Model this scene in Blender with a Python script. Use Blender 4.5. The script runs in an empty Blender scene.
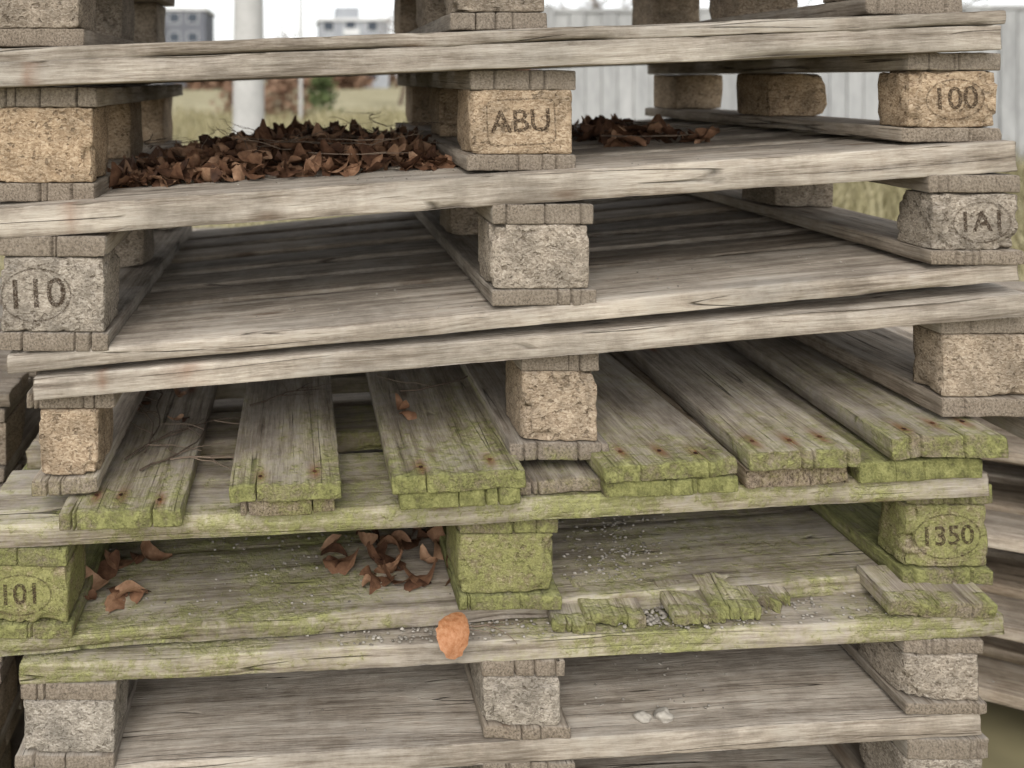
import bpy, math, random
import numpy as np
from mathutils import Vector
random.seed(7); rng=np.random.default_rng(7)
K=0.001155; D=0.97; ZC=1.19
scene=bpy.context.scene
# ---------------------------------------------------------------- noise
def _h(ix,iy,iz):
    n=(ix*374761393+iy*668265263+iz*1274126177)&0xffffffff
    n=((n^(n>>13))*1274126177)&0xffffffff
    n=n^(n>>16)
    return (n&0xffff)/32767.5-1.0
def vn(p):
    p=np.asarray(p,float); i=np.floor(p).astype(np.int64); f=p-i; f=f*f*(3-2*f)
    r=0
    for a in (0,1):
        for b in (0,1):
            for c in (0,1):
                w=(f[:,0] if a else 1-f[:,0])*(f[:,1] if b else 1-f[:,1])*(f[:,2] if c else 1-f[:,2])
                r=r+w*_h(i[:,0]+a,i[:,1]+b,i[:,2]+c)
    return r
def v3(a,b,c):
    n=max(np.size(a),np.size(b),np.size(c))
    return np.stack([np.broadcast_to(a,n),np.broadcast_to(b,n),np.broadcast_to(c,n)],1)
# ---------------------------------------------------------------- node helpers
def newmat(name):
    m=bpy.data.materials.new(name); m.use_nodes=True; nt=m.node_tree; nt.nodes.clear()
    o=nt.nodes.new('ShaderNodeOutputMaterial'); b=nt.nodes.new('ShaderNodeBsdfPrincipled')
    nt.links.new(b.outputs[0],o.inputs[0]); b.inputs['Roughness'].default_value=.9
    b.inputs['Specular IOR Level'].default_value=.15
    return m,nt,b,o
class G:
    def __init__(s,nt): s.nt=nt
    def put(s,sock,v):
        if isinstance(v,bpy.types.NodeSocket): s.nt.links.new(v,sock)
        else: sock.default_value=v
    def attr(s,n,o='Fac'):
        a=s.nt.nodes.new('ShaderNodeAttribute'); a.attribute_name=n; return a.outputs[o]
    def vmul(s,v,c):
        a=s.nt.nodes.new('ShaderNodeVectorMath'); a.operation='MULTIPLY'; s.put(a.inputs[0],v); s.put(a.inputs[1],c); return a.outputs[0]
    def vadd(s,v,c):
        a=s.nt.nodes.new('ShaderNodeVectorMath'); a.operation='ADD'; s.put(a.inputs[0],v); s.put(a.inputs[1],c); return a.outputs[0]
    def noise(s,v,sc=1,det=4,ro=.55,out='Fac'):
        a=s.nt.nodes.new('ShaderNodeTexNoise'); s.put(a.inputs['Vector'],v); a.inputs['Scale'].default_value=sc
        a.inputs['Detail'].default_value=det; a.inputs['Roughness'].default_value=ro; return a.outputs[out]
    def vor(s,v,sc=1,out='Distance'):
        a=s.nt.nodes.new('ShaderNodeTexVoronoi'); s.put(a.inputs['Vector'],v); a.inputs['Scale'].default_value=sc; return a.outputs[out]
    def m(s,op,a_,b_=0.0,c_=0.0,clamp=False):
        a=s.nt.nodes.new('ShaderNodeMath'); a.operation=op; a.use_clamp=clamp
        s.put(a.inputs[0],a_); s.put(a.inputs[1],b_); s.put(a.inputs[2],c_); return a.outputs[0]
    def mr(s,v,a0,a1,b0=0.,b1=1.):
        a=s.nt.nodes.new('ShaderNodeMapRange'); s.put(a.inputs[0],v)
        for i,x in enumerate((a0,a1,b0,b1)): a.inputs[i+1].default_value=x
        return a.outputs[0]
    def ramp(s,v,st):
        a=s.nt.nodes.new('ShaderNodeValToRGB'); s.put(a.inputs[0],v); e=a.color_ramp.elements
        while len(e)<len(st): e.new(.5)
        for i,(p,c) in enumerate(st): e[i].position=p; e[i].color=(*c,1)
        return a.outputs[0]
    def mix(s,f,a_,b_,mode='MIX'):
        a=s.nt.nodes.new('ShaderNodeMix'); a.data_type='RGBA'; a.blend_type=mode
        s.put(a.inputs[0],f)
        s.put(a.inputs[6],a_ if isinstance(a_,bpy.types.NodeSocket) else (*a_,1))
        s.put(a.inputs[7],b_ if isinstance(b_,bpy.types.NodeSocket) else (*b_,1)); return a.outputs[2]
    def bump(s,h,b,st=.5,dist=.002):
        a=s.nt.nodes.new('ShaderNodeBump'); a.inputs['Strength'].default_value=st; a.inputs['Distance'].default_value=dist
        s.put(a.inputs['Height'],h); s.nt.links.new(a.outputs[0],b.inputs['Normal'])
    def obj(s): return s.nt.nodes.new('ShaderNodeTexCoord').outputs['Object']
def grayscale(g,f):
    c=g.nt.nodes.new('ShaderNodeCombineColor')
    for i in range(3): g.nt.links.new(f,c.inputs[i])
    return c.outputs[0]
def moss_layer(g,gc,col,h,big):
    ms=g.attr('moss'); n=g.noise(gc,75,4,.78)
    t=g.m('ADD',ms,g.m('ADD',g.m('MULTIPLY',g.m('SUBTRACT',n,.5),2.2),g.m('MULTIPLY',g.m('SUBTRACT',big,.5),1.9)))
    gate=g.mr(ms,0.02,.12)
    f=g.m('MULTIPLY',g.mr(t,.44,.98),gate)
    wash=g.m('MULTIPLY',g.mr(t,.0,.65),gate)
    col=g.mix(g.m('MULTIPLY',wash,.55),col,g.mix(1.,col,(.80,.87,.44),'MULTIPLY'))
    mc=g.ramp(g.m('ADD',g.m('MULTIPLY',n,.5),g.m('MULTIPLY',h,.5)),[(.36,(.05,.05,.020)),(.48,(.15,.158,.050)),(.60,(.285,.288,.105))])
    return g.mix(g.m('MULTIPLY',f,.74),col,mc),f,n
def wood_mat():
    m,nt,b,o=newmat('weathered_wood'); g=G(nt)
    gc=g.attr('gc','Vector'); tint=g.attr('tint'); hue=g.attr('hue'); end=g.attr('endg'); rust=g.attr('rust')
    wv=g.noise(g.vmul(gc,(3,10,10)),1,0,.5,'Color')
    w=g.vadd(gc,g.vmul(g.vadd(wv,(-.5,-.5,-.5)),(0.,.014,.014)))
    g1=g.noise(g.vmul(w,(22,380,380)),1,4,.75)
    g2=g.noise(g.vmul(w,(2.2,70,70)),1,4,.6)
    big=g.noise(g.vmul(gc,(6,16,16)),1,3,.65)
    h=g.m('ADD',g.m('MULTIPLY',g1,.5),g.m('MULTIPLY',g2,.5))
    gray=g.ramp(h,[(.32,(.085,.068,.053)),(.43,(.235,.20,.162)),(.53,(.36,.32,.268)),(.68,(.50,.455,.395))])
    tan=g.ramp(h,[(.32,(.09,.06,.038)),(.43,(.24,.178,.118)),(.53,(.37,.29,.205)),(.68,(.50,.415,.31))])
    col=g.mix(hue,gray,tan)
    st=g.mr(big,.32,.66,.66,1.13)
    col=g.mix(1.,col,grayscale(g,g.m('MULTIPLY',st,g.mr(tint,0,1,.62,1.12))),'MULTIPLY')
    g3=g.noise(g.vmul(w,(1.5,50,50)),1,0,.5)
    ck=g.mr(g.m('ABSOLUTE',g.m('SUBTRACT',g3,.5)),0,.009,1,0)
    ck=g.m('MULTIPLY',g.m('MULTIPLY',ck,g.mr(big,.48,.56)),g.m('SUBTRACT',1.,end))
    col=g.mix(g.m('MULTIPLY',ck,.85),col,(.022,.016,.011))
    kn=g.mr(g.vor(g.vmul(w,(5.5,17,17)),1),.06,.15,1,0)
    col=g.mix(g.m('MULTIPLY',kn,.7),col,(.10,.06,.036))
    gn=g.noise(gc,9,6,.78)
    gr=g.mr(gn,.49,.68)
    col=g.mix(g.m('MULTIPLY',gr,.5),col,(.11,.09,.07))
    dust=g.mr(gn,.50,.34)
    col=g.mix(g.m('MULTIPLY',dust,.35),col,(.44,.41,.36))
    ec=g.ramp(g1,[(.36,(.035,.025,.017)),(.5,(.19,.148,.108)),(.66,(.32,.265,.20))])
    ec=g.mix(hue,g.mix(.45,ec,(.19,.165,.135)),ec)
    col=g.mix(g.m('MULTIPLY',end,.85),col,ec)
    rs=g.m('MULTIPLY',rust,g.mr(g1,.3,.6,.35,1.),clamp=True)
    col=g.mix(rs,col,(.18,.068,.028))
    col,f,mn=moss_layer(g,gc,col,h,big)
    nt.links.new(col,b.inputs['Base Color'])
    hh=g.m('SUBTRACT',g.m('ADD',h,g.m('MULTIPLY',g.m('MULTIPLY',f,mn),1.2)),g.m('MULTIPLY',ck,1.2))
    g.bump(hh,b,.85,.003)
    return m
def chip_mat():
    m,nt,b,o=newmat('pressed_chip_block'); g=G(nt)
    gc=g.attr('gc','Vector'); tint=g.attr('tint'); hue=g.attr('hue')
    w=g.vadd(gc,g.vmul(g.vadd(g.noise(gc,140,1,.5,'Color'),(-.5,-.5,-.5)),(.006,.006,.006)))
    vv=nt.nodes.new('ShaderNodeTexVoronoi'); g.put(vv.inputs['Vector'],g.vmul(w,(330,360,640))); vv.inputs['Scale'].default_value=1
    sep=nt.nodes.new('ShaderNodeSeparateColor'); nt.links.new(vv.outputs['Color'],sep.inputs[0])
    nf=g.noise(gc,520,4,.8)
    n=g.m('ADD',g.m('MULTIPLY',sep.outputs[0],.34),g.m('MULTIPLY',nf,.66))
    tan=g.ramp(n,[(.24,(.13,.078,.042)),(.38,(.29,.20,.12)),(.56,(.41,.30,.19)),(.78,(.56,.44,.31))])
    gry=g.ramp(n,[(.24,(.105,.088,.07)),(.38,(.22,.195,.162)),(.56,(.325,.292,.248)),(.78,(.47,.43,.375))])
    col=g.mix(hue,gry,tan)
    big=g.noise(gc,26,4,.72)
    col=g.mix(1.,col,grayscale(g,g.m('MULTIPLY',g.mr(big,.34,.62,.62,1.1),g.mr(tint,0,1,.74,1.1))),'MULTIPLY')
    pit=g.mr(g.noise(gc,120,2,.6),.61,.68)
    col=g.mix(g.m('MULTIPLY',pit,.5),col,(.06,.042,.028))
    col,f,mn=moss_layer(g,gc,col,nf,big)
    nt.links.new(col,b.inputs['Base Color'])
    hh=g.m('SUBTRACT',g.m('ADD',n,g.m('MULTIPLY',g.m('MULTIPLY',f,mn),.8)),g.m('MULTIPLY',pit,.9))
    g.bump(hh,b,.85,.002)
    return m
def tinted(name,ramp,scale=30,rough=.8,bump=.4,dist=.002):
    m,nt,b,o=newmat(name); g=G(nt); c=g.obj(); n=g.noise(c,scale,3,.65)
    t=g.attr('tint')
    col=g.ramp(g.m('ADD',g.m('MULTIPLY',n,.5),g.m('MULTIPLY',t,.5)),ramp)
    nt.links.new(col,b.inputs['Base Color']); b.inputs['Roughness'].default_value=rough
    g.bump(n,b,bump,dist); return m
WOOD=wood_mat(); CHIP=chip_mat()
LEAF=tinted('dry_leaf',[(.2,(.028,.014,.009)),(.42,(.10,.050,.029)),(.6,(.20,.108,.062)),(.82,(.38,.235,.145))],110,.6)
LEAFO=tinted('dry_leaf_orange',[(.3,(.14,.055,.025)),(.46,(.33,.15,.07)),(.7,(.50,.29,.17))],190,.6,.9)
TWIG=tinted('twig_bark',[(.2,(.05,.035,.025)),(.8,(.23,.175,.13))],80)
STONE=tinted('gravel',[(.2,(.12,.105,.085)),(.8,(.44,.405,.35))],160)
GRASS=tinted('dry_grass',[(.2,(.12,.105,.05)),(.55,(.31,.275,.155)),(.85,(.48,.43,.28))],3,.8)
SHRUB=tinted('shrub_leaves',[(.2,(.04,.055,.022)),(.8,(.11,.14,.055))],3)
RUST=tinted('reddish_shrub',[(.2,(.12,.065,.04)),(.8,(.28,.18,.12))],3)
NAIL=tinted('rusty_nail',[(.3,(.03,.014,.009)),(.8,(.11,.045,.022))],400,.7)
def stamp_mat():
    m,nt,b,o=newmat('burned_stamp'); g=G(nt); b.inputs['Base Color'].default_value=(.06,.04,.026,1)
    t=nt.nodes.new('ShaderNodeBsdfTransparent'); mx=nt.nodes.new('ShaderNodeMixShader')
    f=g.mr(g.noise(g.obj(),330,3,.8),.38,.64,0.0,.72)
    nt.links.new(f,mx.inputs[0]); nt.links.new(t.outputs[0],mx.inputs[1]); nt.links.new(b.outputs[0],mx.inputs[2]); nt.links.new(mx.outputs[0],o.inputs[0])
    return m
STAMP=stamp_mat()
# ---------------------------------------------------------------- mesh accumulator
class MB:
    def __init__(s): s.v=[];s.f=[];s.gc=[];s.t=[];s.h=[];s.m=[];s.e=[];s.r=[];s.n=0
    def add(s,V,F,gc=None,tint=.5,hue=.3,moss=0.,end=0.,rust=0.):
        n=len(V); s.v.append(np.asarray(V,float)); s.f+= (np.asarray(F)+s.n).tolist() if not isinstance(F,list) else [[i+s.n for i in q] for q in F]
        s.gc.append(np.asarray(gc if gc is not None else V,float))
        for L,x in ((s.t,tint),(s.h,hue),(s.m,moss),(s.e,end),(s.r,rust)): L.append(np.broadcast_to(np.asarray(x,float),n))
        s.n+=n
    def build(s,name,mat,parent=None,smooth=True):
        me=bpy.data.meshes.new(name); V=np.concatenate(s.v)
        me.from_pydata(V.tolist(),[],s.f)
        a=me.attributes.new('gc','FLOAT_VECTOR','POINT'); a.data.foreach_set('vector',np.concatenate(s.gc).ravel())
        for nm,L in (('tint',s.t),('hue',s.h),('moss',s.m),('endg',s.e),('rust',s.r)):
            a=me.attributes.new(nm,'FLOAT','POINT'); a.data.foreach_set('value',np.concatenate(L))
        me.materials.append(mat)
        if smooth: me.polygons.foreach_set('use_smooth',[True]*len(me.polygons))
        me.update(); ob=bpy.data.objects.new(name,me); scene.collection.objects.link(ob)
        if parent: ob.parent=parent
        return ob
def empty(name):
    e=bpy.data.objects.new(name,None); scene.collection.objects.link(e); e.empty_display_size=.1; return e
def lines(L,r,step,extra=()):
    h=L/2; inner=np.linspace(-h+r,h-r,max(2,int(round((L-2*r)/step))+1))
    a=np.concatenate([[-h,-h+r*.3],inner,[h-r*.3,h],np.asarray(extra,float)]); a=np.unique(np.round(a,6))
    return a
_tc={}
def template(nx,ny,nz):
    k=(nx,ny,nz)
    if k in _tc: return _tc[k]
    idm=-np.ones((nx,ny,nz),int)
    I,J,L=np.meshgrid(range(nx),range(ny),range(nz),indexing='ij')
    s=(I==0)|(I==nx-1)|(J==0)|(J==ny-1)|(L==0)|(L==nz-1)
    idm[s]=np.arange(s.sum()); P=np.stack([I[s],J[s],L[s]],1)
    F=[]
    def q(A,flip):
        a,b,c,d=A[:-1,:-1].ravel(),A[1:,:-1].ravel(),A[1:,1:].ravel(),A[:-1,1:].ravel()
        F.append(np.stack([d,c,b,a] if flip else [a,b,c,d],1))
    q(idm[:,:,-1],False); q(idm[:,:,0],True); q(idm[:,0,:],False); q(idm[:,-1,:],True); q(idm[-1,:,:],False); q(idm[0,:,:],True)
    F=np.concatenate(F); _tc[k]=(P,F); return _tc[k]
def board(mb,C,ex,ey,ez,L,W,T,step=.012,ws=.011,r=.0022,rag=.003,bow=.0015,tint=None,hue=None,mossf=None,splits=0,chip=1.,block=False,sdepth=.03,rustf=None):
    sp=[]
    if splits:
        for _ in range(splits):
            c=random.uniform(-.42,.42)*W; sp.append(c)
    ex_l=[]
    for c in sp: ex_l+= [c-.0017,c,c+.0017]
    xl=lines(L,r,step,() if block else (-L/2+.008,L/2-.008,-L/2+.016,L/2-.016)); yl=lines(W,r,ws,ex_l); zl=lines(T,r,max(.006,T/5) if not block else step)
    P,F=template(len(xl),len(yl),len(zl))
    l=np.stack([xl[P[:,0]],yl[P[:,1]],zl[P[:,2]]],1); base=l.copy()
    half=np.array([L,W,T])/2; q=np.clip(l,-(half-r),half-r); dl=l-q; nn=np.linalg.norm(dl,axis=1,keepdims=True)
    on=nn[:,0]>1e-9; out=l.copy(); out[on]=q[on]+dl[on]/nn[on]*r
    l=out; sd=rng.uniform(0,900,3)
    if block:
        n1=vn(base*45+sd); n2=vn(base*160+sd)
        sgn=np.sign(base)*(np.abs(base)>half-1e-4)
        l-=sgn*(.0008*np.maximum(0,n1)+.0005*np.abs(n2))[:,None]
        edge=(np.abs(base)>half-.008).sum(1)>=2; cor=(np.abs(base)>half-.013).sum(1)>=3
        l-=np.sign(base)*((edge*(np.maximum(0,vn(base*34+sd)-.15)*.0065+np.maximum(0,vn(base*130+sd))*.0024)+cor*np.maximum(0,vn(base*20+sd))*.006)*chip)[:,None]*np.array([1,1,.7])
    else:
        x=base[:,0]
        l[:,2]+=bow*vn(v3(x*1.6+sd[0],sd[1],0.))+.0006*vn(v3(x*14+sd[0],base[:,1]*120+sd[1],base[:,2]*3))
        l[:,1]+=bow*1.0*vn(v3(x*2.2+sd[1],sd[2],0.))
        side=np.abs(base[:,1])>W/2-1e-4; tb=np.abs(base[:,2])/(T/2)
        sg=np.sign(base[:,1]); zs=np.sign(base[:,2])
        c1=np.maximum(0,vn(v3(x*9+sd[2],base[:,2]*60+sg*7,sd[0])))*.0012
        c2=np.maximum(0,vn(v3(x*7+sd[1],sg*13+zs*5,sd[2]))-.45)*.018*chip*(tb>.8)
        c3=np.maximum(0,vn(v3(x*55+sd[1],sg*3+zs*9,sd[0]))-.2)*.0032*(tb>.7)
        l[:,1]-=sg*side*(c1+c2+c3)
        near=np.abs(base[:,1])>W/2-.009
        l[:,2]-=zs*(near&(tb>.9))*(c2*.25+c3*.3)
        de=L/2-np.abs(x); sx=np.sign(x); wgt=np.clip(1-de/.028,0,1)
        fr=rag*(.5+.5*vn(v3(base[:,1]*110+sd[0],base[:,2]*140+sx*11,sd[1])))+rag*1.8*np.maximum(0,vn(v3(base[:,1]*30+sx*5+sd[2],base[:,2]*25,sd[0]))-.1)
        l[:,0]-=sx*fr*wgt
        for c in sp:
            for s_ in (-1,1):
                dd=sdepth*random.uniform(.3,1)
                if random.random()<.25: continue
                mm=(np.abs(base[:,1]-c)<1e-5)&(base[:,0]*s_>L/2-dd); l[mm,0]=s_*(L/2-dd)
    ex=np.array(ex,float);ey=np.array(ey,float);ez=np.array(ez,float)
    Wd=np.array(C)+l[:,:1]*ex+l[:,1:2]*ey+l[:,2:3]*ez
    off=rng.uniform(-30,30,3)
    endm=(np.abs(base[:,0])>L/2-.0012).astype(float) if not block else 0.
    ms=0. if mossf is None else mossf(Wd,base)
    mb.add(Wd,F,base+off,random.random() if tint is None else tint,random.random()**1.5*.6 if hue is None else hue,ms,endm,0. if rustf is None else rustf(base))
AX=(np.array([1.,0,0]),np.array([0,1.,0]),np.array([0,0,1.]))
def fx(u,d=0.): return (u-300)*K*(1+d/D)
def bz(b): return ZC-b*K
class Deck:
    def __init__(s,u0,v0,u1,v1,th,dL=0.,dR=0.):
        s.P0=np.array([fx(u0,dL),dL,ZC-(v0-80)*K*(1+dL/D)]); s.P1=np.array([fx(u1,dR),dR,ZC-(v1-80)*K*(1+dR/D)]); s.th=th*K
        s.ex=(s.P1-s.P0); s.L=np.linalg.norm(s.ex); s.ex/=s.L
        s.ey=np.array([-s.ex[1],s.ex[0],0]); s.ey/=np.linalg.norm(s.ey); s.ez=np.cross(s.ex,s.ey)
    def z(s,X): t=(X-s.P0[0])/(s.P1[0]-s.P0[0]); return s.P0[2]+t*(s.P1[2]-s.P0[2])
    def boards(s,mb,spans,tints=None,hues=None,rusts=(),**kw):
        for i,(a,b) in enumerate(spans):
            jit=random.uniform(-.004,.004) if i else 0
            dz=random.uniform(-.0015,0) if i else 0
            C=(s.P0+s.P1)/2+s.ey*(a+b)/2-s.ez*(s.th/2-dz)+s.ex*jit
            k=dict(kw)
            if i==0:
                k.update(step=.009,ws=.009,splits=3)
                if rusts:
                    rr=[(u,wd) for (u,wd) in rusts]; cx=C[0]
                    k['rustf']=lambda bb:sum(np.exp(-(((bb[:,0]+cx-fx(u))/wd)**2))*.7 for u,wd in rr)*(bb[:,1]<-(b-a)/2+.012)*(.5+.6*vn(bb*90))
            else: k.update(step=.02,ws=.014,splits=1)
            board(mb,C,s.ex,s.ey,s.ez,s.L,b-a,s.th-(0 if i==0 else .001),tint=(tints[i%len(tints)] if tints else None),hue=(hues[i%len(hues)] if hues else None),sdepth=.06,**k)
SL=[(0,.125),(.17,.245),(.295,.37),(.42,.49),(.545,.615),(.66,.755)]
WIDE=[(0,.15),(.158,.31),(.345,.47),(.50,.62),(.65,.755)]
def blockcol(mw,mc,u0,u1,db,top,bot,hue,tint,moss=None,tf=.2,bf=.16,tb=True,bb=True,stamp=None,parent=None,ws_=(0,0),fd=.085):
    X0,X1=fx(u0,db),fx(u1,db); Xc=(X0+X1)/2; w=X1-X0
    zt=top(Xc)-.0006; zb=bot(Xc)+.0006; H=zt-zb
    tT=min(.024,H*tf) if tb else .0; bT=min(.022,H*bf) if bb else .0
    if tb: board(mw,(Xc+random.uniform(-.004,.004),(db-.002+.76)/2,zt-tT/2),AX[1],-AX[0],AX[2],.762-db,w*1.0+.004+ws_[0],tT-.0006,step=.02,ws=.008,splits=4,rag=.0022,mossf=moss,tint=random.uniform(.3,.7),hue=random.uniform(.05,.4),chip=.3)
    if bb: board(mw,(Xc+random.uniform(-.004,.004),(db-.004+.76)/2,zb+bT/2),AX[1],-AX[0],AX[2],.764-db,w*1.02+.006+ws_[1],bT-.0006,step=.02,ws=.008,splits=4,rag=.003,mossf=moss,tint=random.uniform(.3,.75),hue=random.uniform(.05,.5),chip=.3)
    h=H-tT-bT
    for i,(a,b) in enumerate(((db,db+fd),(.33,.43),(.65,.755))):
        ww=w if i==0 else min(w,.092)
        board(mc,(Xc,(a+b)/2,zb+bT+h/2),AX[0],AX[1],AX[2],ww,b-a,h-.0005,step=.0045 if i==0 else .016,ws=.0055 if i==0 else .02,r=.003,block=True,hue=hue+(0 if i==0 else random.uniform(-.1,.3)),tint=tint,mossf=moss if i==0 else None,chip=1.)
    if stamp:
        txt,su,rx=stamp[:3]; ts=stamp[3] if len(stamp)>3 else .5
        zc=zb+bT+h*.5; xs=fx(su,db)
        cu=bpy.data.curves.new('stamp_text','FONT'); cu.body=txt; cu.size=h*ts; cu.align_x='CENTER'; cu.align_y='CENTER'; cu.extrude=.0002; cu.offset=.0004
        to=bpy.data.objects.new('tmp',cu); scene.collection.objects.link(to); dg=bpy.context.evaluated_depsgraph_get()
        me=bpy.data.meshes.new_from_object(to.evaluated_get(dg)); bpy.data.objects.remove(to)
        so=bpy.data.objects.new('stamp_text',me); scene.collection.objects.link(so)
        me.materials.clear(); me.materials.append(STAMP)
        so.rotation_euler=(math.pi/2,-.05,0); so.location=(xs,db-.0003,zc); so.parent=parent
        n=56; V=[];F=[]; p=2.0 if len(stamp)<5 else 8.0; ry=h*.36
        for i in range(n):
            t=i/n*2*math.pi; c,s_=math.cos(t),math.sin(t); k=(abs(c)**p+abs(s_)**p)**(-1/p)
            for q in (0,.0019): V.append((c*k*(rx-q),0,s_*k*(ry-q)))
        for i in range(n):
            a=2*i; c=(2*i+2)%(2*n); F.append((a,a+1,c+1,c))
        me=bpy.data.meshes.new('stamp_ring'); me.from_pydata(V,[],F); me.materials.append(STAMP)
        ro=bpy.data.objects.new('stamp_ring',me); scene.collection.objects.link(ro); ro.location=(xs,db-.0004,zc); ro.rotation_euler=(0,-.05,0); ro.parent=parent
const=lambda z:(lambda X:z)
# ---------------------------------------------------------------- decks
A1=Deck(-25,49,1008,10,14); A2=Deck(-30,64,1005,25,25)
D0=Deck(-20,-92,1010,-122,22)
B=Deck(-25,210,1018,141,31)
C1=Deck(4,356,1020,262,19); C2=Deck(30,379,1032,293,23)
Dd=Deck(-30,526,990,472,24)
E=Deck(-30,641,990,567,20,0,.06); F_=Deck(17,664,1008,614,22)
Gd=Deck(18,771,985,712,23); Hd=Deck(5,893,990,842,23); Id=Deck(20,1010,1000,965,23)
under=lambda dk:(lambda X:dk.z(X)-dk.th)
over=lambda dk:(lambda X:dk.z(X))
def pal():
    e=empty('wooden_pallet'); return e,MB(),MB()
def fin(e,mw,mc):
    if mw.n: mw.build('boards',WOOD,e)
    if mc.n: mc.build('blocks',CHIP,e)
e,mw,mc=pal()
D0.boards(mw,SL)
A1.boards(mw,SL[:1]+[(.3,.42),(.65,.75)],tints=[.5],hues=[.15])
for (u0,u1) in ((-18,80),(455,545),(865,955)): blockcol(mw,mc,u0,u1,.03,under(D0),over(A1),.35,.4)
fin(e,mw,mc)
e,mw,mc=pal()
A2.boards(mw,SL,tints=[.9,.6,.7],hues=[.05,.2],rusts=((30,.008),))
blockcol(mw,mc,-8,93,.03,under(A2),over(B),.9,.85)
blockcol(mw,mc,470,573,.02,under(A2),over(B),.8,.65,stamp=('ABU',521,.041,.48,1),parent=e)
blockcol(mw,mc,908,1000,.02,under(A2),over(B),.85,.8,stamp=('100',955,.035,.54),parent=e,fd=.055)
fin(e,mw,mc)
e,mw,mc=pal()
B.boards(mw,SL,tints=[.95,.8,.75],hues=[.12,.25,.15],rusts=((70,.008),))
C1.boards(mw,[(0,.15),(.175,.25),(.275,.345),(.375,.445),(.475,.545),(.575,.64),(.67,.755)],tints=[.85,.3,.5,.4],hues=[.2,.45,.3])
blockcol(mw,mc,0,105,.0,under(B),over(C1),.15,.75,stamp=('110',36,.041,.54),parent=e)
blockcol(mw,mc,492,590,.0,under(B),over(C1),.22,.9)
blockcol(mw,mc,932,1020,.0,under(B),over(C1),.2,.6,stamp=('1A1',982,.034,.5),parent=e,fd=.06)
fin(e,mw,mc)
# pallet 3: blocks over loose mossy planks running front to back
e,mw,mc=pal(); nails=MB()
C2.boards(mw,SL,tints=[.95,.6],hues=[.12],rusts=((185,.020),(100,.006)))
blockcol(mw,mc,38,98,.02,under(C2),const(bz(405)),.75,.85,bb=False,ws_=(.03,0))
blockcol(mw,mc,522,598,.02,under(C2),const(bz(388)),.6,.85,ws_=(0,.02),moss=lambda W,l:np.clip(.6-(W[:,2]-bz(388))/.03,0,.6))
blockcol(mw,mc,942,1045,.02,under(C2),const(bz(344)),.5,.7,bf=.2,fd=.05)
def plank(u0,u1,top,th,dF=-.025,dB=.74,moss=.8,mlen=.16,tint=None,hue=.3,rag=.004,yaw=0.,splits=4,roll=0.,nail=0):
    X0,X1=fx(u0,dF),fx(u1,dF); z=bz(top)-th*K/2
    s=(-54/1020); ex=np.array([math.sin(yaw),math.cos(yaw),0]); ey=np.array([-math.cos(yaw),math.sin(yaw),s-roll]); ey/=np.linalg.norm(ey); ez=np.cross(ex,ey)
    L=dB-dF; W=X1-X0; C=np.array([(X0+X1)/2,dF,z])+ex*L/2
    def mf(Wp,l):
        dd=np.maximum(0,Wp[:,1]-dF); return moss*(np.clip(1-dd/mlen,0,1)**.8*.6+.25*np.clip(1-dd/.5,0,1)+.5*np.clip(1-dd/.012,0,1))
    NP=[(-L/2+random.uniform(.022,.045),W*t+random.uniform(-.008,.008)) for t in ([-.3,0,.3] if nail==3 else [-.27,.25])] if nail else []
    if nail: NP+=[(-L/2+.38+random.uniform(-.02,.02),W*t) for t in (-.25,.25)]
    def rf(b):
        r=np.zeros(len(b))
        for (a,c) in NP: r=r+np.exp(-(((b[:,0]-a)/.018)**2+((b[:,1]-c)/.0065)**2))*(b[:,2]>0)
        return r*1.1
    board(mw,C,ex,ey,ez,L,W,th*K-.0008,step=.007,ws=.005,rag=rag,bow=.0012,tint=tint,hue=hue,mossf=mf,splits=splits,sdepth=.045,chip=.5,rustf=rf)
    for (a,c) in NP:
        p=C+ex*a+ey*c+ez*(th*K/2+.0003); V=[p+ez*.0006]+[p+ex*math.cos(t)*.0030+ey*math.sin(t)*.0024 for t in np.linspace(0,2*math.pi,11)[:-1]]
        nails.add(np.array(V),[[0,1+i,1+(i+1)%10] for i in range(10)],tint=random.random())
plank(56,181,421,18,tint=.75,moss=.6,hue=.2,nail=3)
plank(30,97,405,16,dF=.012,tint=.85,moss=.1,hue=.4)
plank(238,335,412,17,dF=-.018,tint=.3,moss=.3,hue=.8)
plank(228,342,395,17,tint=.85,moss=.66,hue=.25,nail=2,rag=.003)
plank(400,522,402,18,dF=-.02,tint=.3,moss=1.,hue=.4,mlen=.1)
plank(392,527,384,18,tint=.75,moss=.82,mlen=.22,hue=.25,nail=2)
plank(512,604,402,14,dF=-.0,tint=.45,moss=.3)
plank(606,740,392,16,dF=-.02,tint=.3,moss=1.1,hue=.3)
plank(604,742,375,17,tint=.9,moss=.8,rag=.006,mlen=.14,hue=.2,nail=3,yaw=-.03)
plank(747,850,382,20,dF=-.015,tint=.25,moss=.25,hue=1.,rag=.005)
plank(752,862,362,19,tint=.95,moss=.55,rag=.006,mlen=.12,hue=.18,nail=3,yaw=.03)
plank(862,985,377,21,dF=-.012,tint=.5,moss=1.15,rag=.004,yaw=.03)
plank(896,1008,349,22,tint=.85,moss=.72,rag=.005,yaw=.06,nail=3,hue=.2)
plank(1040,1130,352,22,dF=.02,tint=.9,moss=.2)
nails.build('nails',NAIL,e)
fin(e,mw,mc)
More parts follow.
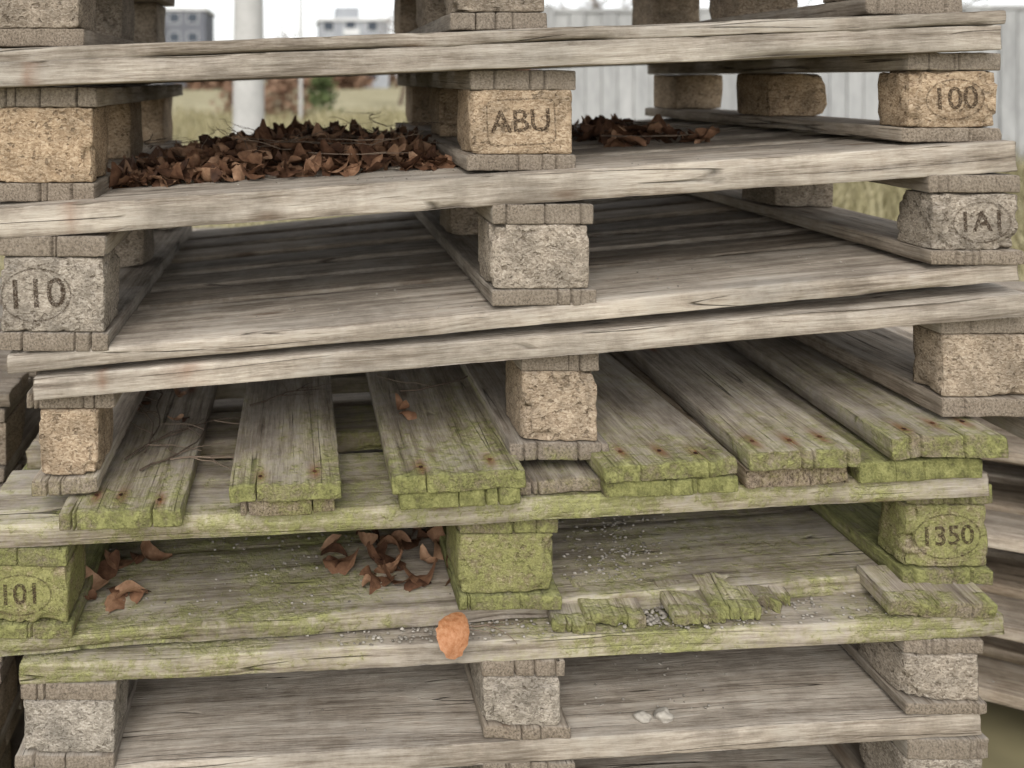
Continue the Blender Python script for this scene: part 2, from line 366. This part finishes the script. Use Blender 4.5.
# pallet 4: mossy one
e,mw,mc=pal()
Dd.boards(mw,[(0,.14),(.2,.3),(.42,.5),(.6,.7)],tints=[.9,.3,.4],hues=[.2,.4],mossf=lambda W,l: np.clip(.48-1.*np.clip(W[:,1],0,1)+.3*vn(v3(W[:,0]*6,3.,1.)),0,.8))
bm=lambda a:(lambda W,l:np.full(len(W),a)+.25*vn(W*25))
blockcol(mw,mc,-32,68,.0,under(Dd),over(E),.5,.85,moss=bm(.84),stamp=('101',20,.037,.5),parent=e)
blockcol(mw,mc,458,555,.015,under(Dd),over(E),.4,.85,moss=bm(.9))
blockcol(mw,mc,905,990,.03,under(Dd),over(E),.4,.85,moss=bm(.82),stamp=('1350',947,.040,.43),parent=e,fd=.05)
fin(e,mw,mc)
# pallet 5
e,mw,mc=pal()
E.boards(mw,WIDE,tints=[.85,.7,.5],hues=[.2,.25],mossf=lambda W,l: np.clip(.64*np.clip((.55-W[:,0])/.6,.45,1)-.8*np.clip(W[:,1]-.06,0,1)+.34*vn(v3(W[:,0]*5,2.,4.)),0,.8))
F_.boards(mw,[(-.0,.11),(.13,.24),(.3,.42),(.6,.72)],tints=[.85,.4],hues=[.2],mossf=lambda W,l: np.clip(.38+.38*vn(v3(W[:,0]*7,9.,4.))-1.5*np.clip(W[:,1]-.08,0,1),0,.7))
blockcol(mw,mc,22,115,.0,under(F_),over(Gd),.05,.95)
blockcol(mw,mc,483,563,.0,under(F_),over(Gd),.1,.95)
blockcol(mw,mc,905,980,.0,under(F_),over(Gd),.2,.7)
fin(e,mw,mc)
for dk,dn,us in ((Gd,over(Hd),((12,105),(482,572),(905,985))),(Hd,over(Id),((12,105),(482,572),(905,985))),(Id,const(.001),((25,115),(480,572),(905,990)))):
    e,mw,mc=pal()
    dk.boards(mw,WIDE,tints=[.9,.7,.5],hues=[.15,.2])
    for a,b in us: blockcol(mw,mc,a,b,0.,under(dk),dn,.15,.6)
    fin(e,mw,mc)
# ---------------------------------------------------------------- neighbouring stacks
def stack_pallet(cx,cy,z0,yaw,W=1.2,Dp=.8,H=.14,hue=.3,tint=.5):
    e,mw,mc=pal(); c,s=math.cos(yaw),math.sin(yaw)
    ex=np.array([c,s,0]);ey=np.array([-s,c,0]);ez=AX[2]; O=np.array([cx,cy,z0])
    def bb(x,y,z,L,w,T,al=0,m=mw,blk=False):
        C=O+ex*x+ey*y+ez*z; a,b=(ex,ey) if al==0 else (ey,-ex)
        board(m,C,a,b,ez,L,w,T,step=.03,ws=.025,rag=.004,bow=.002,tint=max(0,min(1,tint+random.uniform(-.3,.3))),hue=hue*random.uniform(.4,1.6),block=blk,splits=0 if blk else 1)
    n=6; w=.105
    for i in range(n): bb(0,-Dp/2+w/2+i*(Dp-w)/(n-1),H-.0125,W,w,.022)
    for x in (-W/2+.06,0,W/2-.06):
        bb(x,0,H-.0355,Dp,.1,.021,1); bb(x,0,.0125,Dp,.1,.022,1)
        for y in (-Dp/2+.06,0,Dp/2-.06): bb(x,y,.0245+(H-.047-.0245)/2,.1,.1,H-.047-.025,0,mc,True)
    fin(e,mw,mc)
for i in range(5): stack_pallet(.02+random.uniform(-.02,.02),1.42+random.uniform(-.02,.02),i*.141,random.uniform(-.03,.03)+.02,tint=.3)
for i in range(5): stack_pallet(1.56+random.uniform(-.03,.03),.72+random.uniform(-.02,.02),i*.141,-.42+random.uniform(-.05,.05),hue=.5,tint=.95)
for i in range(5): stack_pallet(-1.06+random.uniform(-.015,.015),.72,i*.141,random.uniform(-.03,.03),tint=.1)
# ---------------------------------------------------------------- leaves
def leaf(mb,p,L,w,yaw,pitch,roll,curl,fold,tint,nu=8,rough=.03):
    nw=5; V=[]; tw=random.uniform(-.8,.8)
    for i in range(nu):
        t=i/(nu-1); ww=w*(math.sin(math.pi*min(1,t*.95+.025))**.6)*(1.1-.4*t)*(1+random.uniform(-.08,.08))
        for j in range(nw):
            s=(j/(nw-1)-.5)*2
            x=(t-.5)*L; y=s*ww/2; z=curl*L*((t-.5)**2)*2+fold*abs(s)**1.3*ww*.5+random.uniform(-1,1)*L*rough+tw*s*ww*(t-.5)
            V.append((x,y,z))
    V=np.array(V)
    cr,sr=math.cos(roll),math.sin(roll);cp,sp=math.cos(pitch),math.sin(pitch);cy,sy=math.cos(yaw),math.sin(yaw)
    R=np.array([[cy,-sy,0],[sy,cy,0],[0,0,1]])@np.array([[cp,0,sp],[0,1,0],[-sp,0,cp]])@np.array([[1,0,0],[0,cr,-sr],[0,sr,cr]])
    V=V@R.T+np.array(p)
    F=[[i*nw+j,(i+1)*nw+j,(i+1)*nw+j+1,i*nw+j+1] for i in range(nu-1) for j in range(nw-1)]
    mb.add(V,F,tint=tint)
def pile(u0,u1,d0,d1,deck,hmax,n,name='dry_leaf_pile',size=(.022,.048),flat=.4,tp=1.2):
    mb=MB(); u0x,u1x=fx(u0,(d0+d1)/2),fx(u1,(d0+d1)/2)
    for _ in range(n):
        a=random.random(); b=random.random(); x=u0x+(u1x-u0x)*a; y=d0+(d1-d0)*b
        hp=hmax*(math.sin(math.pi*a)**.75)*(math.sin(math.pi*b)**.6)*(.72+.28*float(vn([[x*11,y*11,3.]])[0]))
        z=deck(x)+.004+hp*random.random()**.6
        L=random.uniform(*size)
        leaf(mb,(x,y,z),L,L*random.uniform(.5,.8),random.uniform(0,6.3),random.gauss(0,flat),random.gauss(0,flat),random.uniform(-1.1,1.1),random.uniform(-.3,.8),random.uniform(0,1)**tp,rough=.04)
    return mb.build(name,LEAF)
pile(138,425,.10,.58,over(B),.045,950,flat=.38,tp=1.0)
pile(572,665,.2,.55,over(B),.012,100,flat=.3)
S2=(.026,.050)
pile(85,150,.05,.16,over(E),.004,11,tp=.6,size=S2); pile(95,190,.2,.4,over(E),.008,30,tp=.7,size=S2); pile(330,450,.05,.22,over(E),.010,36,tp=.7,size=S2)
pile(150,290,.32,.55,over(E),.010,36,tp=.7); pile(400,450,.3,.42,over(E),.01,12); pile(570,640,.3,.4,over(E),.003,4,size=(.02,.03),tp=2)
pile(395,425,.13,.16,const(bz(384)),.001,2,size=(.028,.036),flat=.1,tp=.3); pile(425,480,.3,.36,const(bz(384)),.002,5,flat=.1,tp=.5)
pile(130,190,.15,.35,const(bz(421)),.003,9,size=(.012,.028),flat=.2)
mb=MB(); leaf(mb,(fx(457,-.012),-.009,E.z(fx(456))-.004),.050,.042,0,math.radians(-66),1.0,.45,.6,.5,nu=15,rough=.010)
mb.build('dry_leaf',LEAFO)
# ---------------------------------------------------------------- twigs
def tube(mb,pts,r0,r1,n=5,tint=.5):
    pts=[np.array(p,float) for p in pts]; V=[];F=[]
    for i,p in enumerate(pts):
        t=pts[min(i+1,len(pts)-1)]-pts[max(i-1,0)]; t/=np.linalg.norm(t)+1e-9
        a=np.cross(t,[.31,.2,.93]); a/=np.linalg.norm(a)+1e-9; b=np.cross(t,a); r=r0+(r1-r0)*i/(len(pts)-1)
        for j in range(n):
            q=j/n*2*math.pi; V.append(p+r*(math.cos(q)*a+math.sin(q)*b))
    for i in range(len(pts)-1):
        for j in range(n): F.append([i*n+j,i*n+(j+1)%n,(i+1)*n+(j+1)%n,(i+1)*n+j])
    mb.add(np.array(V),F,tint=tint)
def twig(mb,x,y,z,yaw,L,r=.0012,rise=.1,kink=.25,sub=3):
    p=np.array([x,y,z]); pts=[p.copy()]; n=9; d=yaw
    for i in range(n):
        d+=random.gauss(0,kink); p=p+np.array([math.cos(d),math.sin(d),rise*random.uniform(-.2,1)])*L/n; pts.append(p.copy())
    tube(mb,pts,r,r*.45,5,random.random())
    for k in range(sub):
        q=pts[random.randint(2,n-2)]
        twig(mb,*q,d+random.choice((-1,1))*random.uniform(.4,1),L*.4,r*.6,rise,kink,0)
mb=MB()
for _ in range(30):
    a=random.uniform(140,640); d=random.uniform(.10,.5); x=fx(a,d)
    h=.04 if a<430 else .01
    twig(mb,x,d,B.z(x)+.008+h*random.random(),random.uniform(0,6.28),random.uniform(.08,.2),.001,.12,.3)
for (u,d,top,yaw,L) in ((140,.07,421,.9,.17),(125,.1,421,1.0,.2),(170,.1,421,.5,.12),(150,.16,421,1.3,.2),(145,.12,421,1.2,.25),(400,.22,384,-.2,.22),(250,.2,395,.4,.12)):
    twig(mb,fx(u,d),d,bz(top)+.003,yaw,L,.0014,.08,.22,4)
for (u,d,dk,yaw,L) in ((400,.1,E,2.2,.16),(470,.02,F_,2.8,.22),(600,.2,E,2.9,.12),(690,.13,Gd,.5,.05),(430,.03,F_,.3,.12)):
    x=fx(u,d); twig(mb,x,d,dk.z(x)+.004,yaw,L,.0013,.03,.2,3)
for _ in range(14):
    x=fx(random.uniform(150,430)); d=random.uniform(.1,.5)
    twig(mb,x,d,B.z(x)+.035,random.uniform(0,6.28),random.uniform(.06,.14),.0007,.5,.35,2)
mb.build('twigs',TWIG)
# ---------------------------------------------------------------- debris
def pebble(mb,p,r,tint,n=5,m=7):
    V=[];F=[]; sd=rng.uniform(0,99,3); sq=random.uniform(.4,.7)
    for i in range(n+1):
        th=math.pi*i/n
        for j in range(m):
            ph=j/m*6.283; V.append([math.sin(th)*math.cos(ph),math.sin(th)*math.sin(ph),math.cos(th)])
    V=np.array(V); V=V*(1+.4*vn(V*1.7+sd))[:,None]*np.array([1,.8,sq])*r+np.array(p)
    for i in range(n):
        for j in range(m): F.append([i*m+j,(i+1)*m+j,(i+1)*m+(j+1)%m,i*m+(j+1)%m])
    mb.add(V,F,tint=tint)
mb=MB()
for (u0,u1,d0,d1,dk,n,r) in ((560,670,.06,.26,E,420,.0019),(320,560,.0,.05,F_,260,.0019),(560,900,.0,.07,F_,300,.0018),(620,740,.03,.25,Gd,60,.0016),(110,440,.03,.3,E,260,.0016),(635,675,.01,.06,F_,120,.0026),(150,900,.02,.3,Gd,130,.0012),(200,900,.02,.14,C1,110,.0011),(200,800,.0,.1,B,90,.0011)):
    for _ in range(n):
        d=random.uniform(d0,d1); x=fx(random.gauss((u0+u1)/2,(u1-u0)/4) ,d); rr=r*random.uniform(.35,1.4)
        pebble(mb,(x,d,dk.z(x)+rr*.4+.0006),rr,random.random()*.8)
mb.build('gravel_debris',STONE)
for u,rr in ((643,.0088),(664,.0098)):
    mb=MB(); x=fx(u,.02); pebble(mb,(x,.02,Gd.z(x)+rr*.35),rr,.75,12,16); mb.build('pebble',STONE)
def frag(u0,u1,d0,d1,z,th,yaw,moss,hue=.25,tint=.85,rag=.010):
    mw=MB(); X0,X1=fx(u0),fx(u1); ex=np.array([math.cos(yaw),math.sin(yaw),-.06+.05*random.random()]);ex/=np.linalg.norm(ex); ey=np.array([-math.sin(yaw),math.cos(yaw),.14]);ey-=ex*ey.dot(ex);ey/=np.linalg.norm(ey); ez=np.cross(ex,ey)
    C=np.array([(X0+X1)/2,(d0+d1)/2,z+th/2+.004])
    board(mw,C,ey,-ex,ez,d1-d0,X1-X0,th,step=.004,ws=.003,rag=rag,bow=.002,tint=tint,hue=hue,mossf=lambda W,l:moss+.3*vn(W*45)+.35*(W[:,1]<d0+.018),splits=4,chip=.8,sdepth=.022)
    return mw.build('broken_board_piece',WOOD)
for (u0,u1,m_,dz,dd) in ((556,600,.55,0,0),(588,650,.45,.004,.004),(675,730,.5,.001,.0),(716,768,.42,.004,.004),(764,792,.35,.0,.012),(790,808,.3,0,.02)):
    x=fx((u0+u1)/2); frag(u0,u1,.0+dd,.068+dd,F_.z(x)+dz,.013,random.uniform(-.14,.10),m_)
x=fx(942); frag(888,994,-.004,.062,F_.z(x)-.001,.019,.0,.28,.3,.8,rag=.003)
# ---------------------------------------------------------------- setting
def simple_mat(name,ramp,scale,rough=.9,bs=.3,dist=.01,det=4,stretch=(1,1,1)):
    m,nt,b,o=newmat(name); g=G(nt); c=g.vmul(g.obj(),stretch); n=g.noise(c,scale,det,.65); n2=g.noise(c,scale*9,3,.6)
    t=g.m('ADD',g.m('MULTIPLY',n,.65),g.m('MULTIPLY',n2,.35)); nt.links.new(g.ramp(t,ramp),b.inputs['Base Color']); b.inputs['Roughness'].default_value=rough; g.bump(t,b,bs,dist); return m
GR=simple_mat('ground_mat',[(.32,(.12,.105,.06)),(.45,(.25,.22,.125)),(.55,(.35,.31,.19)),(.7,(.43,.38,.26))],.35,dist=.05)
CON=simple_mat('concrete_mat',[(.3,(.22,.22,.215)),(.5,(.33,.33,.32)),(.7,(.43,.425,.41))],1.3,dist=.01,stretch=(2.5,2.5,.5))
CONP=simple_mat('pole_mat',[(.3,(.33,.325,.31)),(.7,(.48,.47,.45))],3)
me=bpy.data.meshes.new('ground'); R=1500
n=40; t_=np.linspace(-1,1,n+1); xs=np.sign(t_)*np.abs(t_)**3*R
V=[(x,y,0) for x in xs for y in xs]; F=[(i*(n+1)+j,(i+1)*(n+1)+j,(i+1)*(n+1)+j+1,i*(n+1)+j+1) for i in range(n) for j in range(n)]
me.from_pydata(V,[],F); me.materials.append(GR); ob=bpy.data.objects.new('ground',me); scene.collection.objects.link(ob)
def boxmesh(name,bs,mat,parent=None,bev=0):
    V=[];F=[]
    for (x0,x1,y0,y1,z0,z1) in bs:
        k=len(V); V+=[(x,y,z) for z in (z0,z1) for (x,y) in ((x0,y0),(x1,y0),(x1,y1),(x0,y1))]
        F+=[[k+a for a in q] for q in ((3,2,1,0),(4,5,6,7),(0,1,5,4),(1,2,6,5),(2,3,7,6),(3,0,4,7))]
    me=bpy.data.meshes.new(name); me.from_pydata(V,[],F); me.materials.append(mat); ob=bpy.data.objects.new(name,me); scene.collection.objects.link(ob)
    if bev: b=ob.modifiers.new('b','BEVEL'); b.width=bev; b.segments=2
    if parent: ob.parent=parent
    return ob
fe=empty('concrete_fence'); fb=[];fp=[]
for i in range(9):
    x=i*2.1; fp.append((x-.08,x+.08,-.09,.09,0,2.12))
    for j in range(10):
        xx=x+.08+j*.194; fb.append((xx+.004,xx+.18,-.035-(j%2)*.015,.035,.02,2.02))
    fb.append((x+.08,x+2.02,-.02,.02,.03,2.0)); fb.append((x+.08,x+2.02,-.06,.05,2.024,2.08))
boxmesh('panels',fb,CON,fe,.006); boxmesh('posts',fp,CON,fe,.01)
fe.location=(3.1,9.6,0); fe.rotation_euler=(0,0,math.radians(-6))
mb=MB(); tube(mb,[(0,0,0),(0,0,1.5),(0,0,3),(0,0,5.5)],.16,.13,20); p=mb.build('concrete_post',CONP); p.location=(-.50,7.2,0)
mb=MB(); tube(mb,[(0,0,0),(0,0,3),(0,0,7)],.05,.035,12); p=mb.build('utility_pole',CONP); p.location=(.02,21,0)
WALLD=simple_mat('dark_facade',[(.3,(.11,.115,.13)),(.7,(.17,.175,.19))],.5); WHITE=simple_mat('white_trim',[(.3,(.5,.5,.49)),(.7,(.66,.66,.65))],.5); GRY=simple_mat('grey_facade',[(.3,(.25,.26,.28)),(.7,(.36,.37,.38))],.5)
mg,nt,b,o=newmat('window_glass'); b.inputs['Base Color'].default_value=(.05,.06,.075,1); b.inputs['Roughness'].default_value=.15
def building(x0,x1,y,H,wall,fl):
    e=empty('apartment_building'); w=x1-x0
    boxmesh('walls',[(x0,x1,y,y+12,0,H)],wall,e); boxmesh('roof',[(x0-.3,x1+.3,y-.3,y+12.3,H+.01,H+.45)],WHITE,e)
    boxmesh('penthouse',[(x0+w*.25,x0+w*.6,y+3,y+9,H+.46,H+2.3)],GRY,e)
    W=[];Fr=[];B_=[]
    for k in range(fl):
        z=k*H/fl+1.0; n=int(w/2.6)
        for i in range(n):
            xx=x0+.6+i*(w-.6)/n; W.append((xx+.08,xx+1.52,y-.06,y-.02,z+.08,z+1.42)); Fr.append((xx,xx+1.6,y-.05,y-.005,z,z+1.5))
            if i%3==1: B_.append((xx-.3,xx+2,y-1.2,y-.07,z-.75,z-.6)); B_.append((xx-.3,xx+2,y-1.22,y-1.17,z-.59,z+.3))
    boxmesh('window_glass',W,mg,e); boxmesh('window_frames',Fr,WHITE,e); boxmesh('balconies',B_,WHITE,e)
building(-40,-13.4,118,11.0,WALLD,4); building(2.8,13,122,9.8,GRY,4); building(20,46,150,10,GRY,3)
def tree(x,y,H,seed):
    random.seed(seed); mb=MB()
    def br(p,d,L,r,lv):
        pts=[p.copy()]; n=5
        for i in range(n):
            d=d+np.array([random.gauss(0,.13),random.gauss(0,.13),random.gauss(.03,.08)]); d/=np.linalg.norm(d); p=p+d*L/n; pts.append(p.copy())
        tube(mb,pts,r,r*.55,5 if lv<2 else 3,random.random())
        if lv<4:
            for k in range(random.randint(3,5)):
                q=pts[random.randint(2,n)]; dd=d+np.array([random.gauss(0,.6),random.gauss(0,.6),random.gauss(.15,.3)]); dd/=np.linalg.norm(dd); br(q,dd,L*random.uniform(.5,.75),r*.5,lv+1)
    br(np.array([0.,0,0]),np.array([0,0,1.]),H*.38,H*.018,0)
    o=mb.build('bare_tree',TWIG); o.location=(x,y,0)
for i,(u,dist,H) in enumerate(((552,24,6),(600,30,7),(705,22,6),(770,28,7),(400,40,7),(290,60,8),(900,24,6.5),(120,45,7))):
    tree((u-300)/840*dist,dist-D,H,100+i)
random.seed(11)
def bush(name,mat,items,size=.08):
    mb=MB()
    for (x,y,r,h,n) in items:
        for _ in range(n):
            a=random.uniform(0,6.28); rr=r*random.random()**.5; z=h*random.random()**.8; rr*=math.sqrt(max(.05,1-(z/h)**2*.8))*(1+.25*math.sin(a*5+x))
            c=np.array([x+rr*math.cos(a),y+rr*math.sin(a),z+.02]); s=size*random.uniform(.6,1.6)
            A=rng.normal(size=3);A/=np.linalg.norm(A);Bv=np.cross(A,rng.normal(size=3));Bv/=np.linalg.norm(Bv)
            mb.add(np.array([c-A*s,c+Bv*s*.4,c+A*s,c-Bv*s*.4]),[[0,1,2,3]],tint=random.random())
    return mb.build(name,mat,smooth=False)
bush('shrub',SHRUB,[(.7,27,.6,1.25,380)],.11); bush('shrub',RUST,[(-.5,24,.8,1.2,450),(-1.9,27,1.,1.1,450)],.11)
bush('shrub',SHRUB,[(5.6,8.6,.5,.5,300)],.06)
bush('tree_line',RUST,[(random.uniform(-70,90),random.uniform(100,140),random.uniform(2,4),random.uniform(2,4.5),160) for _ in range(45)],.8)
V=[];F=[];T=[]
def blades(n,xr,yr,h):
    for _ in range(n):
        y=random.uniform(*yr); x=random.uniform(*xr); L=h*random.uniform(.4,1.3)*(1+.6*math.sin(x*3.1)*math.sin(y*2.3)); a=random.uniform(0,6.28); w=random.uniform(.003,.007)*(1+y*.12); lean=random.uniform(.1,.8)*L; b=random.uniform(0,6.28)
        k=len(V); ca,sa=math.cos(a)*w,math.sin(a)*w; cb,sb=math.cos(b)*lean,math.sin(b)*lean
        V.extend([(x-ca,y-sa,0),(x+ca,y+sa,0),(x+ca*.7+cb*.35,y+sa*.7+sb*.35,L*.6),(x-ca*.7+cb*.35,y-sa*.7+sb*.35,L*.6),(x+cb,y+sb,L)]); F.extend([[k,k+1,k+2,k+3],[k+3,k+2,k+4]]); T.extend([random.random()]*5)
blades(15000,(1.2,9),(2.2,9.3),.30); blades(12000,(-7,8),(10,26),.28); blades(4000,(-5,2),(3,10),.22); blades(3000,(9,16),(3,9),.3)
mb=MB(); mb.add(np.array(V),F,tint=np.array(T)); mb.build('dry_grass',GRASS,smooth=False)
# ---------------------------------------------------------------- light
w=bpy.data.worlds.new('World'); scene.world=w; w.use_nodes=True; nt=w.node_tree; bg=nt.nodes['Background']
sk=nt.nodes.new('ShaderNodeTexSky'); sk.sky_type='NISHITA'; sk.sun_disc=False; sk.sun_elevation=math.radians(42); sk.sun_rotation=math.radians(195); sk.dust_density=2; sk.air_density=1
hs=nt.nodes.new('ShaderNodeHueSaturation'); hs.inputs['Saturation'].default_value=.14; hs.inputs['Value'].default_value=1.95; nt.links.new(sk.outputs[0],hs.inputs['Color']); nt.links.new(hs.outputs[0],bg.inputs[0]); bg.inputs[1].default_value=.15
sl=bpy.data.lights.new('sun','SUN'); sl.energy=1.0; sl.angle=math.radians(30); sl.color=(1,.95,.88); so=bpy.data.objects.new('sun',sl); scene.collection.objects.link(so)
az=math.radians(195); el=math.radians(42); dv=Vector((math.sin(az)*math.cos(el),math.cos(az)*math.cos(el),math.sin(el))); so.rotation_euler=dv.to_track_quat('Z','Y').to_euler()
# ---------------------------------------------------------------- camera
cd=bpy.data.cameras.new('camera'); cam=bpy.data.objects.new('camera',cd); scene.collection.objects.link(cam); scene.camera=cam
cam.location=(0,-D,ZC); cam.rotation_euler=(math.pi/2,0,0); cd.sensor_width=36; cd.lens=840/1024*36; cd.shift_x=(512-300)/1024; cd.shift_y=-(384-80)/1024; cd.clip_start=.02; cd.clip_end=4000
cd.dof.use_dof=True; cd.dof.focus_distance=D+.03; cd.dof.aperture_fstop=4.0
scene.view_settings.view_transform='Standard'; scene.view_settings.look='None'; scene.view_settings.exposure=0
